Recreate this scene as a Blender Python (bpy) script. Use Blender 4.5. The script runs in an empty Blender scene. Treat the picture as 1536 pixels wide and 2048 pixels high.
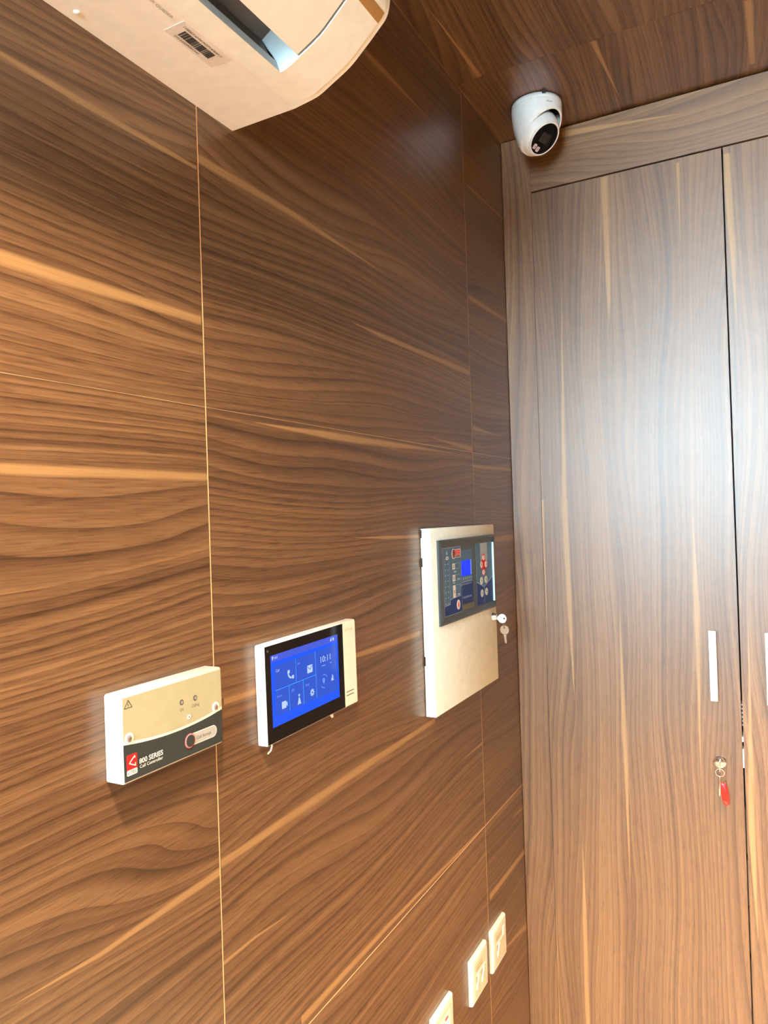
import bpy, bmesh, math, random
from mathutils import Matrix, Vector
random.seed(7)
S = bpy.context.scene
COL = S.collection

# ------------------------------------------------------------------ camera
cam_d = bpy.data.cameras.new('camera'); cam = bpy.data.objects.new('camera', cam_d); COL.objects.link(cam)
YAW, PITCH, ROLL = -0.48681039, 0.00564922, -0.03274034
f_ = Vector((math.sin(YAW)*math.cos(PITCH), math.cos(YAW)*math.cos(PITCH), math.sin(PITCH)))
r_ = Vector((math.cos(YAW), -math.sin(YAW), 0)); u_ = r_.cross(f_)
r2 = math.cos(ROLL)*r_ + math.sin(ROLL)*u_; u2 = -math.sin(ROLL)*r_ + math.cos(ROLL)*u_
M = Matrix((r2, u2, -f_)).transposed().to_4x4(); M.translation = (0.55012, -1.7, 1.55)
cam.matrix_world = M
cam_d.sensor_fit = 'VERTICAL'; cam_d.sensor_height = 36; cam_d.sensor_width = 27
cam_d.lens = 36*1467.204/2048; cam_d.clip_start = 0.02
S.camera = cam

# ------------------------------------------------------------------ world, colour
w = bpy.data.worlds.new('sky'); S.world = w; w.use_nodes = True
bg = w.node_tree.nodes['Background']; bg.inputs[0].default_value = (0.62, 0.86, 1.0, 1); bg.inputs[1].default_value = 54.0
S.view_settings.view_transform = 'Standard'; S.view_settings.look = 'None'
S.view_settings.gamma = 1; S.view_settings.use_curve_mapping = False
EXP = 0.76; S.view_settings.exposure = EXP
E0 = .5**EXP                  # keeps displays at their own brightness
S.cycles.use_denoising = True; S.cycles.max_bounces = 6; S.cycles.diffuse_bounces = 4; S.cycles.glossy_bounces = 3
S.cycles.use_adaptive_sampling = True; S.cycles.use_light_tree = False; S.cycles.adaptive_threshold = .03; S.cycles.adaptive_min_samples = 16
S.cycles.sample_clamp_indirect = 8.0; S.cycles.caustics_reflective = False; S.cycles.caustics_refractive = False
LAMP_W = 150.0                 # each ceiling downlight
LAMP_COL = (1.0, 0.82, 0.60)
ZC = 2.438                    # ceiling height
WIN = (-1.42, 0.90, 1.42, 2.38, -3.4)   # window x0 x1 z0 z1, wall y

# ------------------------------------------------------------------ helpers
def tag(o, label=None, cat=None, group=None, kind=None):
    if label: o['label'] = label
    if cat: o['category'] = cat
    if group: o['group'] = group
    if kind: o['kind'] = kind
    return o
def obj(name, bm, m, parent=None, smooth=False):
    me = bpy.data.meshes.new(name)
    bmesh.ops.recalc_face_normals(bm, faces=bm.faces[:])
    if smooth:
        for f in bm.faces: f.smooth = True
    bm.to_mesh(me); bm.free(); me.materials.append(m)
    o = bpy.data.objects.new(name, me); COL.objects.link(o)
    if parent: o.parent = parent
    return o
def auto_smooth(o, ang=35):
    me = o.data
    for p in me.polygons: p.use_smooth = True
    me.set_sharp_from_angle(angle=math.radians(ang))
    return o
def empty(name, loc, rot=None):
    e = bpy.data.objects.new(name, None); COL.objects.link(e); e.empty_display_size = .05
    m = (rot or Matrix.Identity(3)).to_4x4(); m.translation = loc; e.matrix_world = m
    return e
WALL = Matrix(((0, 0, 1), (1, 0, 0), (0, 1, 0)))      # local x -> +Y, y -> +Z, z -> +X   (left wall)
DOOR = Matrix(((1, 0, 0), (0, 0, -1), (0, 1, 0)))     # local x -> +X, y -> +Z, z -> -Y   (cupboard front)
def box(bm, x0, x1, y0, y1, z0, z1):
    r = bmesh.ops.create_cube(bm, size=1)
    bmesh.ops.scale(bm, vec=(x1-x0, y1-y0, z1-z0), verts=r['verts'])
    bmesh.ops.translate(bm, vec=((x0+x1)/2, (y0+y1)/2, (z0+z1)/2), verts=r['verts'])
    return r['verts']
def bevel(bm, w, seg=2, edges=None):
    bmesh.ops.bevel(bm, geom=edges or bm.edges[:], offset=w, segments=seg, profile=.5, affect='EDGES')
def boxo(name, b, m, parent=None, bev=0, seg=2):
    bm = bmesh.new(); box(bm, *b)
    if bev: bevel(bm, bev, seg)
    o = obj(name, bm, m, parent)
    if bev: auto_smooth(o)
    return o
MM = .001
def prism(bm, pts, z0, z1):
    a = [bm.verts.new((x*MM, y*MM, z0*MM)) for x, y in pts]
    b = [bm.verts.new((x*MM, y*MM, z1*MM)) for x, y in pts]
    n = len(pts)
    bm.faces.new(b); bm.faces.new(a[::-1])
    for i in range(n): bm.faces.new((a[i], a[(i+1) % n], b[(i+1) % n], b[i]))
def plate(name, pts, z0, z1, m, parent):
    bm = bmesh.new()
    if pts and isinstance(pts[0][0], (list, tuple)):
        for p in pts: prism(bm, p, z0, z1)
    else: prism(bm, pts, z0, z1)
    return obj(name, bm, m, parent)
def rect(x0, x1, y0, y1): return [(x0, y0), (x1, y0), (x1, y1), (x0, y1)]
def rrect(x0, x1, y0, y1, r, n=5):
    out = []
    for cx, cy, a0 in ((x1-r, y0+r, -90), (x1-r, y1-r, 0), (x0+r, y1-r, 90), (x0+r, y0+r, 180)):
        for i in range(n+1):
            a = math.radians(a0+90*i/n); out.append((cx+r*math.cos(a), cy+r*math.sin(a)))
    return out
def ell(cx, cy, rx, ry=None, n=24, a0=0, a1=360):
    ry = rx if ry is None else ry
    k = n if a1-a0 >= 360 else n+1
    return [(cx+rx*math.cos(math.radians(a0+(a1-a0)*i/n)), cy+ry*math.sin(math.radians(a0+(a1-a0)*i/n))) for i in range(k)]
def stroke(pts, wd):                       # a poly-line of given width -> list of quads (mm)
    out = []
    for (x0, y0), (x1, y1) in zip(pts, pts[1:]):
        L = math.hypot(x1-x0, y1-y0) or 1; nx, ny = -(y1-y0)/L*wd/2, (x1-x0)/L*wd/2
        ex, ey = (x1-x0)/L*wd*.25, (y1-y0)/L*wd*.25
        out.append([(x0-nx-ex, y0-ny-ey), (x1-nx+ex, y1-ny+ey), (x1+nx+ex, y1+ny+ey), (x0+nx-ex, y0+ny-ey)])
    return out
def frame(x0, x1, y0, y1, t): return [rect(x0, x1, y0, y0+t), rect(x0, x1, y1-t, y1), rect(x0, x0+t, y0+t, y1-t), rect(x1-t, x1, y0+t, y1-t)]
def lathe(bm, prof, seg=40, cap0=True, cap1=True):    # prof: (r,z); around local z
    rings = []
    for r, z in prof:
        rings.append([bm.verts.new((r*math.cos(2*math.pi*i/seg), r*math.sin(2*math.pi*i/seg), z)) for i in range(seg)])
    for a, b in zip(rings, rings[1:]):
        for i in range(seg): bm.faces.new((a[i], a[(i+1) % seg], b[(i+1) % seg], b[i]))
    if cap0: bm.faces.new(rings[0][::-1])
    if cap1: bm.faces.new(rings[-1])
def latheo(name, prof, m, parent=None, seg=40, loc=(0, 0, 0), rot=None, cap0=True, cap1=True):
    bm = bmesh.new(); lathe(bm, prof, seg, cap0, cap1)
    if rot: bmesh.ops.transform(bm, matrix=rot.to_4x4(), verts=bm.verts[:])
    bmesh.ops.translate(bm, vec=loc, verts=bm.verts[:])
    o = obj(name, bm, m, parent); return auto_smooth(o)
def tube(bm, pts, r, seg=8, closed=False):
    n = len(pts); rings = []
    for i, p in enumerate(pts):
        p = Vector(p)
        a = Vector(pts[(i-1) % n]) if (closed or i > 0) else p
        b = Vector(pts[(i+1) % n]) if (closed or i < n-1) else p
        t = (b-a).normalized(); q = t.orthogonal().normalized() if i == 0 else (rings_q - t*rings_q.dot(t)).normalized()
        rings_q = q; s = t.cross(q)
        rings.append([bm.verts.new(p+q*r*math.cos(2*math.pi*j/seg)+s*r*math.sin(2*math.pi*j/seg)) for j in range(seg)])
    m = n if closed else n-1
    for i in range(m):
        a, b = rings[i], rings[(i+1) % n]
        for j in range(seg): bm.faces.new((a[j], a[(j+1) % seg], b[(j+1) % seg], b[j]))
    if not closed: bm.faces.new(rings[0][::-1]); bm.faces.new(rings[-1])
def text(name, s, x, y, h, z, m, parent, width=None, ax=(1, 0, 0), ay=(0, 1, 0), bold=0.0, shear=0, align='L'):
    """flat lettering; x,y,z (mm) = lower-left, h = cap height (mm)"""
    cu = bpy.data.curves.new('txt', 'FONT'); cu.body = s; cu.size = 1; cu.extrude = 0; cu.offset = bold; cu.shear = shear
    cu.resolution_u = 3
    o = bpy.data.objects.new('txt', cu); COL.objects.link(o)
    dg = bpy.context.evaluated_depsgraph_get(); me = bpy.data.meshes.new_from_object(o.evaluated_get(dg))
    bpy.data.objects.remove(o); bpy.data.curves.remove(cu)
    xs = [v.co.x for v in me.vertices]; x0 = min(xs); wd = max(xs)-x0
    sy = h*MM/.70; sx = sy if width is None else width*MM/wd
    ox = x*MM - (wd*sx/2 if align == 'C' else 0)
    X = Vector(ax); Y = Vector(ay); Z = X.cross(Y)
    for v in me.vertices:
        px = ox+(v.co.x-x0)*sx; py = y*MM+v.co.y*sy
        v.co = X*px + Y*py + Z*(z*MM)
    me.materials.append(m)
    t = bpy.data.objects.new(name, me); COL.objects.link(t); t.parent = parent
    return t

# ------------------------------------------------------------------ materials
MATS = {}
def mat(name, col, rough=.5, metal=0.0, emis=None, es=0, spec=.5, noise=.04, coat=0):
    if name in MATS: return MATS[name]
    m = bpy.data.materials.new(name); m.use_nodes = True; nt = m.node_tree
    b = nt.nodes['Principled BSDF']
    b.inputs['Roughness'].default_value = rough; b.inputs['Metallic'].default_value = metal
    b.inputs['Specular IOR Level'].default_value = spec; b.inputs['Coat Weight'].default_value = coat
    if noise:
        tc = nt.nodes.new('ShaderNodeTexCoord'); n = nt.nodes.new('ShaderNodeTexNoise'); n.inputs['Scale'].default_value = 60; n.inputs['Detail'].default_value = 3
        r = nt.nodes.new('ShaderNodeValToRGB')
        r.color_ramp.elements[0].position = .3; r.color_ramp.elements[1].position = .7
        r.color_ramp.elements[0].color = tuple(c*(1-noise) for c in col)+(1,)
        r.color_ramp.elements[1].color = tuple(min(1, c*(1+noise)) for c in col)+(1,)
        nt.links.new(tc.outputs['Object'], n.inputs['Vector']); nt.links.new(n.outputs[0], r.inputs[0]); nt.links.new(r.outputs[0], b.inputs['Base Color'])
    else: b.inputs['Base Color'].default_value = col+(1,)
    if emis: b.inputs['Emission Color'].default_value = emis+(1,); b.inputs['Emission Strength'].default_value = es
    MATS[name] = m; return m

# --- streak group: a pale sapwood streak running along the grain from (u0,v0) to (u1,v1)
SG = bpy.data.node_groups.new('streak', 'ShaderNodeTree')
for nm in ('u', 'v', 'u0', 'v0', 'u1', 'v1', 'w0', 'w1'): SG.interface.new_socket(nm, in_out='INPUT', socket_type='NodeSocketFloat')
SG.interface.new_socket('mask', in_out='OUTPUT', socket_type='NodeSocketFloat')
gi = SG.nodes.new('NodeGroupInput'); go = SG.nodes.new('NodeGroupOutput')
def gm(op, *ins, nt=None, clamp=False):
    nt = nt or SG
    n = nt.nodes.new('ShaderNodeMath'); n.operation = op; n.use_clamp = clamp
    for i, v in enumerate(ins):
        if isinstance(v, (int, float)): n.inputs[i].default_value = v
        else: nt.links.new(v, n.inputs[i])
    return n.outputs[0]
G = gi.outputs
t_ = gm('DIVIDE', gm('SUBTRACT', G['u'], G['u0']), gm('SUBTRACT', G['u1'], G['u0']))
tc_ = gm('MINIMUM', gm('MAXIMUM', t_, 0.0), 1.0)
vc_ = gm('ADD', G['v0'], gm('MULTIPLY', tc_, gm('SUBTRACT', G['v1'], G['v0'])))
wd_ = gm('ADD', G['w0'], gm('MULTIPLY', tc_, gm('SUBTRACT', G['w1'], G['w0'])))
d_ = gm('ABSOLUTE', gm('SUBTRACT', G['v'], vc_))
edge = gm('DIVIDE', gm('SUBTRACT', gm('MULTIPLY', wd_, 1.35), d_), gm('ADD', gm('MULTIPLY', wd_, .7), .0002), clamp=True)
ins_ = gm('MULTIPLY', gm('GREATER_THAN', t_, -0.0005), gm('LESS_THAN', t_, 1.0005))
SG.links.new(gm('MULTIPLY', edge, ins_), go.inputs['mask'])

def wood(name, axes, seed, streaks=(), rough=.30, tint=1.0, K=1.0, sk=1.0, con=.95):
    """walnut laminate; axes = (along grain, across grain) as indices of world position"""
    m = bpy.data.materials.new(name); m.use_nodes = True; nt = m.node_tree; L = nt.links
    b = nt.nodes['Principled BSDF']
    geo = nt.nodes.new('ShaderNodeNewGeometry'); sep = nt.nodes.new('ShaderNodeSeparateXYZ'); L.new(geo.outputs['Position'], sep.inputs[0])
    U, V = sep.outputs[axes[0]], sep.outputs[axes[1]]
    def mth(op, *a, clamp=False): return gm(op, *a, nt=nt, clamp=clamp)
    def noise(su, sv, sd, detail=2.0, rough_=.5, u=None, v=None):
        c = nt.nodes.new('ShaderNodeCombineXYZ')
        L.new(mth('MULTIPLY', u or U, su), c.inputs[0]); L.new(mth('MULTIPLY', v or V, sv), c.inputs[1]); c.inputs[2].default_value = seed*13.7+sd
        n = nt.nodes.new('ShaderNodeTexNoise'); n.inputs['Scale'].default_value = 1; n.inputs['Detail'].default_value = detail; n.inputs['Roughness'].default_value = rough_
        L.new(c.outputs[0], n.inputs['Vector']); return n.outputs[0]
    low = noise(1.15, 5.5, 0, 1.0)                 # cathedral arches
    mid = noise(5.0, 30.0, 3, 1.0)
    V2 = mth('ADD', V, mth('MULTIPLY', mth('SUBTRACT', mid, .5), .005))
    h = mth('ADD', V2, mth('MULTIPLY', mth('SUBTRACT', low, .5), .165*K))
    n1 = nt.nodes.new('ShaderNodeTexNoise'); n1.noise_dimensions = '1D'; n1.inputs['Scale'].default_value = 1; n1.inputs['Detail'].default_value = 3.0; n1.inputs['Roughness'].default_value = .62
    L.new(mth('ADD', mth('MULTIPLY', h, 75.0), seed*3.1), n1.inputs['W'])
    ring = n1.outputs[0]
    saw = mth('POWER', mth('FRACT', mth('MULTIPLY', mth('ADD', h, mth('MULTIPLY', ring, .012)), 92.0)), 3.6)
    fine = noise(16.0, 620.0, 5, 2.0, .6)
    pore = noise(30.0, 480.0, 9, 1.0, .5, v=V2)
    dash = mth('MULTIPLY', mth('SUBTRACT', pore, .56), 5.0, clamp=True)      # short dark pores
    broad = noise(.7, 13.0, 7, 2.0, .55)
    val = mth('ADD', mth('MULTIPLY', mth('SUBTRACT', ring, .5), .85), .56)
    val = mth('SUBTRACT', val, mth('MULTIPLY', saw, .34))
    val = mth('ADD', val, mth('MULTIPLY', mth('SUBTRACT', broad, .5), .70))
    val = mth('ADD', val, mth('MULTIPLY', mth('SUBTRACT', fine, .5), .56))
    val = mth('SUBTRACT', val, mth('MULTIPLY', dash, .22))
    val = mth('ADD', mth('MULTIPLY', mth('SUBTRACT', val, .55), con), .55)
    cr = nt.nodes.new('ShaderNodeValToRGB'); L.new(val, cr.inputs[0]); e = cr.color_ramp
    stops = [(.08, (.046, .020, .0090)), (.34, (.094, .043, .019)), (.58, (.156, .075, .032)), (.9, (.250, .130, .056))]
    e.elements[0].position = stops[0][0]; e.elements[0].color = tuple(c*tint for c in stops[0][1])+(1,)
    e.elements[1].position = stops[3][0]; e.elements[1].color = tuple(c*tint for c in stops[3][1])+(1,)
    for p, c in stops[1:3]:
        x = e.elements.new(p); x.color = tuple(k*tint for k in c)+(1,)
    colr = cr.outputs[0]
    if streaks:
        mask = None
        wob = mth('ADD', V, mth('MULTIPLY', mth('SUBTRACT', noise(3.5, 2.0, 21, 2.0), .5), .006))
        thr = .0022 if axes == (1, 2) else .0030
        ends = [(round(k[0], 4), round(k[1], 4)) for k in streaks] + [(round(k[2], 4), round(k[3], 4)) for k in streaks]
        for s in streaks:
            s = list(s)
            if s[4] < thr and ends.count((round(s[0], 4), round(s[1], 4))) == 1: s[4] = .0
            if s[5] < thr and ends.count((round(s[2], 4), round(s[3], 4))) == 1: s[5] = .0
            g = nt.nodes.new('ShaderNodeGroup'); g.node_tree = SG
            L.new(U, g.inputs['u']); L.new(wob, g.inputs['v'])
            for k, vv in zip(('u0', 'v0', 'u1', 'v1', 'w0', 'w1'), s): g.inputs[k].default_value = vv
            mask = g.outputs[0] if mask is None else mth('MAXIMUM', mask, g.outputs[0])
        mask = mth('MULTIPLY', mask, mth('ADD', .5*sk, mth('MULTIPLY', fine, .6*sk)), clamp=True)
        mx = nt.nodes.new('ShaderNodeMix'); mx.data_type = 'RGBA'
        L.new(mask, mx.inputs['Factor']); L.new(colr, mx.inputs['A']); mx.inputs['B'].default_value = (.37*tint, .200*tint, .078*tint, 1)
        colr = mx.outputs['Result']
    b.inputs['Specular IOR Level'].default_value = .85
    L.new(colr, b.inputs['Base Color'])
    L.new(mth('ADD', rough-.04, mth('MULTIPLY', fine, .10)), b.inputs['Roughness'])
    bp = nt.nodes.new('ShaderNodeBump'); bp.inputs['Strength'].default_value = .12; bp.inputs['Distance'].default_value = .0006
    L.new(fine, bp.inputs['Height']); L.new(bp.outputs[0], b.inputs['Normal'])
    return m

M_core = mat('panel_core', (.85, .55, .28), .6)
M_dark = mat('dark_void', (.006, .004, .003), .8)
M_carc = mat('carcass_brown', (.05, .025, .012), .6)
M_white = mat('white_plastic', (.78, .78, .76), .35)
M_cream = mat('cream_plastic', (.74, .68, .52), .38)
M_ivory = mat('ivory_plate', (.80, .76, .66), .3)
M_acw = mat('ac_plastic', (.80, .73, .66), .34)
M_acw2 = mat('ac_plastic_front', (.82, .77, .67), .32)
M_acin = mat('ac_duct', (.62, .72, .74), .35)  # cool cast of the light in the outlet put into the colour
M_acdk = mat('ac_duct_dark', (.12, .11, .10), .4)
M_amber = mat('wood_reflection_strip', (.45, .24, .08), .12, metal=.3)  # reflection of the wood in the glossy inset, put into its colour
M_blk = mat('black_gloss', (.005, .005, .006), .05, spec=.14)
M_blk2 = mat('black_matt', (.02, .02, .02), .4)
M_char = mat('charcoal_print', (.034, .038, .034), .5, spec=.25)
M_tan = mat('gold_label', (.40, .355, .215), .42)
M_ink = mat('ink', (.05, .05, .045), .6)
M_red = mat('red_print', (.72, .012, .012), .45)
M_pink = mat('red_ring', (.70, .10, .12), .4)
M_grey = mat('grey_pill', (.40, .385, .335), .4)
M_pale = mat('pale_print', (.70, .70, .66), .45)
M_chrome = mat('chrome', (.85, .85, .84), .14, metal=1, noise=0)
M_nickel = mat('nickel_key', (.82, .76, .70), .22, metal=1, noise=0)
M_steel = mat('brushed_handle', (.86, .89, .90), .22, metal=0, noise=0)
M_slate = mat('slate_overlay', (.07, .155, .26), .4, spec=.2)
M_navy = mat('navy_overlay', (.008, .036, .17), .4, spec=.15)
M_sill = mat('silver_overlay', (.34, .40, .44), .4, spec=.2)
M_fframe = mat('frame_graphite', (.045, .055, .06), .3, spec=.3)
M_fire = mat('panel_cream', (.80, .82, .72), .4, spec=.3)
M_lblue = mat('overlay_line', (.33, .42, .58), .4)
M_btn = mat('button_grey', (.55, .57, .55), .4)
M_tagred = mat('red_fob', (.92, .014, .006), .3)
M_lcd = mat('lcd_blue', (.0, .01, .1), .3, spec=.1, emis=(.0, .035, 1.0), es=1.0*E0, noise=0)
M_lcd2 = mat('lcd_edge', (.02, .05, .1), .2, emis=(.12, .22, .85), es=.8*E0, noise=0)

# ------------------------------------------------------------------ setting
ST = {
(0, 1): [(-1.3209, 1.5998, -1.0746, 1.5985, 0.0045, 0.0039), (-1.1576, 1.4945, -1.0747, 1.4902, 0.0002, 0.0014), (-1.2349, 1.1614, -1.0744, 1.1647, 0.0024, 0.0049), (-1.3347, 1.169, -1.2349, 1.1614, 0.0018, 0.0023)],
(0, 2): [(-1.31, 1.9412, -1.2332, 1.9402, 0.0022, 0.0035), (-1.2332, 1.9402, -1.0766, 1.9412, 0.0035, 0.0023), (-1.3154, 1.7724, -1.0771, 1.7723, 0.0057, 0.0047)],
(1, 1): [(-0.9992, 1.6696, -0.8164, 1.6674, 0.0009, 0.005), (-0.8164, 1.6674, -0.6319, 1.667, 0.005, 0.0046), (-0.6319, 1.667, -0.3134, 1.6694, 0.0046, 0.001), (-0.7657, 1.5208, -0.6601, 1.5157, 0.0004, 0.0024), (-0.6601, 1.5157, -0.5282, 1.5112, 0.0024, 0.0026), (-1.0589, 1.3481, -0.5412, 1.3441, 0.0038, 0.0041), (-0.8773, 1.4944, -0.772, 1.4902, 0.0003, 0.0011), (-1.0723, 1.172, -0.7674, 1.1779, 0.0046, 0.0057), (-0.7674, 1.1779, -0.4902, 1.1791, 0.0056, 0.0042), (-0.9303, 0.9123, -0.6941, 0.9117, 0.005, 0.0038), (-0.6941, 0.9117, -0.2656, 0.8979, 0.0037, 0.0028), (-1.0734, 1.0625, -1.0158, 1.0622, 0.0024, 0.0019), (-1.0158, 1.0622, -0.9368, 1.0551, 0.0018, 0.0004), (-0.3749, 1.0685, -0.255, 1.0699, 0.0006, 0.0033)],
(1, 2): [(-1.0745, 1.9537, -0.9037, 1.9546, 0.0053, 0.0043), (-0.9037, 1.9546, -0.6119, 1.9476, 0.0044, 0.0005), (-0.7524, 1.844, -0.6545, 1.8422, 0.0004, 0.0036), (-0.6545, 1.8422, -0.2585, 1.8442, 0.0035, 0.0058), (-0.6805, 2.2902, -0.6234, 2.2917, 0.0048, 0.0056), (-0.6234, 2.2917, -0.4314, 2.2993, 0.0056, 0.0014), (-0.4775, 1.6926, -0.2589, 1.6841, 0.001, 0.006)],
(2, 0): [(-0.2413, 0.7426, 0.0011, 0.7366, 0.0066, 0.0056), (-0.2394, 0.6043, -0.0027, 0.5619, 0.0015, 0.0066), (-0.0968, 0.8492, 0.0048, 0.8404, 0.0007, 0.0039)],
(2, 1): [(-0.2564, 1.6487, -0.0036, 1.6517, 0.0032, 0.0036), (-0.1345, 1.4908, -0.0016, 1.4923, 0.0056, 0.006)],
(2, 2): [(-0.2489, 1.7289, -0.0588, 1.7241, 0.0045, 0.0006), (-0.2495, 2.0056, 0.0003, 2.009, 0.0051, 0.0037), (-0.2333, 2.2469, 0.0073, 2.2548, 0.0023, 0.0026)],
}
YJ = [-1.95, -1.074, -.255, 0.0]; ZJ = [.118, .897, 1.677, ZC]
def struct(name, b, m): return tag(boxo(name, b, m), kind='structure')
GAP = .0009
wl = struct('wall_left', (-.12, -.0003, -1.95, .62, 0, ZC), M_core)
tag(wl, 'walnut panelled wall carrying the wall devices')
for ci in range(3):
    for ri in range(4):
        z0, z1 = (0.0, .118) if ri == 3 else (ZJ[ri], ZJ[ri+1])
        y0, y1 = YJ[ci], YJ[ci+1]
        g = GAP
        m = wood('walnut_wall_%d%d' % (ci, ri), (1, 2), 1+ci*4+ri*1.7, ST.get((ci, ri), ()), tint=1.0)
        top = g*.35 if ri == 1 else g; bot = g*.35 if ri == 2 else g
        boxo('wall_panel', (-.0002, 0.0, y0+g, y1+(-g if ci < 2 else .025), z0+bot, z1-top), m, wl)
# floor, other walls (behind the camera)
m_floor = mat('floor_tile', (.54, .40, .26), .3, noise=.08)
m_paint = mat('wall_walnut_plain', (.105, .050, .021), .45, noise=.15)
m_wn = wood('walnut_far', (2, 0), 31, tint=1.0)
struct('floor', (-1.62, 2.6, -3.5, .62, -.1, 0), m_floor)
struct('wall_right', (2.5, 2.62, -3.5, .62, 0, ZC), m_paint)
struct('wall_back', (-.12, 2.62, .62, .74, 0, ZC), m_paint)
struct('wall_return', (-1.5, -.12, -1.95, -1.83, 0, ZC), m_paint)
struct('wall_far_left', (-1.62, -1.5, -3.5, -1.83, 0, ZC), m_paint)
x0, x1, z0, z1, yw = WIN
bm = bmesh.new()
for b in ((-1.62, x0, yw-.1, yw, 0, ZC), (x1, 2.62, yw-.1, yw, 0, ZC), (x0, x1, yw-.1, yw, 0, z0), (x0, x1, yw-.1, yw, z1, ZC)): box(bm, *b)
tag(obj('wall_rear', bm, m_paint), kind='structure')
win = empty('window_1', ((x0+x1)/2, yw-.05, z0)); tag(win, 'daylight window in the wall behind the viewer', kind='structure')
bm = bmesh.new()
W2 = (x1-x0)/2; Hh = z1-z0
for b in ((-W2, W2, -.03, .03, 0, .045), (-W2, W2, -.03, .03, Hh-.045, Hh), (-W2, -W2+.045, -.03, .03, .045, Hh-.045), (W2-.045, W2, -.03, .03, .045, Hh-.045), (-.025, .025, -.03, .03, .045, Hh-.045)): box(bm, *b)
obj('window_frame', bm, M_white, win)
mg = bpy.data.materials.new('window_glass'); mg.use_nodes = True; nt = mg.node_tree
for n in list(nt.nodes):
    if n.type == 'BSDF_PRINCIPLED': nt.nodes.remove(n)
tr = nt.nodes.new('ShaderNodeBsdfTransparent'); gl = nt.nodes.new('ShaderNodeBsdfGlossy'); gl.inputs['Roughness'].default_value = .02
mxs = nt.nodes.new('ShaderNodeMixShader'); mxs.inputs[0].default_value = .07
nt.links.new(tr.outputs[0], mxs.inputs[1]); nt.links.new(gl.outputs[0], mxs.inputs[2]); nt.links.new(mxs.outputs[0], nt.nodes['Material Output'].inputs[0])
for a, b in ((-W2+.045, -.025), (.025, W2-.045)): boxo('pane', (a, b, -.003, .003, .045, Hh-.045), mg, win)
pl = bpy.data.lights.new('window_portal', 'AREA'); pl.shape = 'RECTANGLE'; pl.size = x1-x0; pl.size_y = z1-z0; pl.cycles.is_portal = True
po = bpy.data.objects.new('window_portal', pl); COL.objects.link(po); po.location = ((x0+x1)/2, yw-.12, (z0+z1)/2); po.rotation_euler = (math.radians(90), 0, 0)

# ceiling: slab and laminate panels with the grain running towards the cupboard
cl = struct('ceiling', (-1.62, 2.62, -3.5, .62, ZC+.0006, ZC+.1), M_core)
tag(cl, 'walnut panelled ceiling')
CS = [(-0.5419, 0.043, -0.2797, 0.0522, 0.0026, 0.0048), (-0.2747, 0.2783, -0.0329, 0.2862, 0.005, 0.0028), (-0.2482, 0.5404, -0.0339, 0.5426, 0.0066, 0.0045)]
yj = [-3.4, -2.4, -1.34, -.277, .0]
for i in range(4):
    m = wood('walnut_ceiling_%d' % i, (1, 0), 41+i*2.3, [s for s in CS if yj[i] <= s[0] < yj[i+1]])
    boxo('ceiling_panel', ((-1.5 if i < 2 else 0), 2.5, yj[i]+.0005, yj[i+1]-(.0005 if i < 3 else -.02), ZC, ZC+.0012), m, cl)

# ------------------------------------------------------------------ lamps in the ceiling
def downlight(x, y, label, power=LAMP_W, beam=135, colr=LAMP_COL):
    e = empty('downlight', (x, y, ZC)); tag(e, label, 'downlight', 'ceiling downlights')
    latheo('trim_ring', [(.034, 0), (.048, 0), (.049, -.003), (.045, -.006), (.036, -.004), (.034, 0)], M_white, e, cap0=False, cap1=False)
    latheo('lens', [(.034, -.0005), (.034, -.002)], mat('lamp_lens', (.9, .9, .85), .4, emis=LAMP_COL, es=12, noise=0), e)
    l = bpy.data.lights.new('downlight_bulb', 'SPOT'); l.energy = power; l.color = colr; l.shadow_soft_size = .045
    l.spot_size = math.radians(beam); l.spot_blend = 1.0
    o = bpy.data.objects.new('downlight_bulb', l); COL.objects.link(o); o.parent = e; o.location = (0, 0, -.02)
downlight(.48, -1.62, 'recessed downlight nearest the air conditioner', LAMP_W*.92)
downlight(1.55, -1.62, 'recessed downlight over the middle of the room', LAMP_W*.75)
downlight(.98, -.74, 'recessed downlight nearest the cupboard', LAMP_W*3.0, 80, (1.0, .75, .47))
downlight(.48, -2.75, 'recessed downlight nearest the window')
downlight(1.55, -2.75, 'recessed downlight in the far corner by the right wall', LAMP_W*.7)

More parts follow.
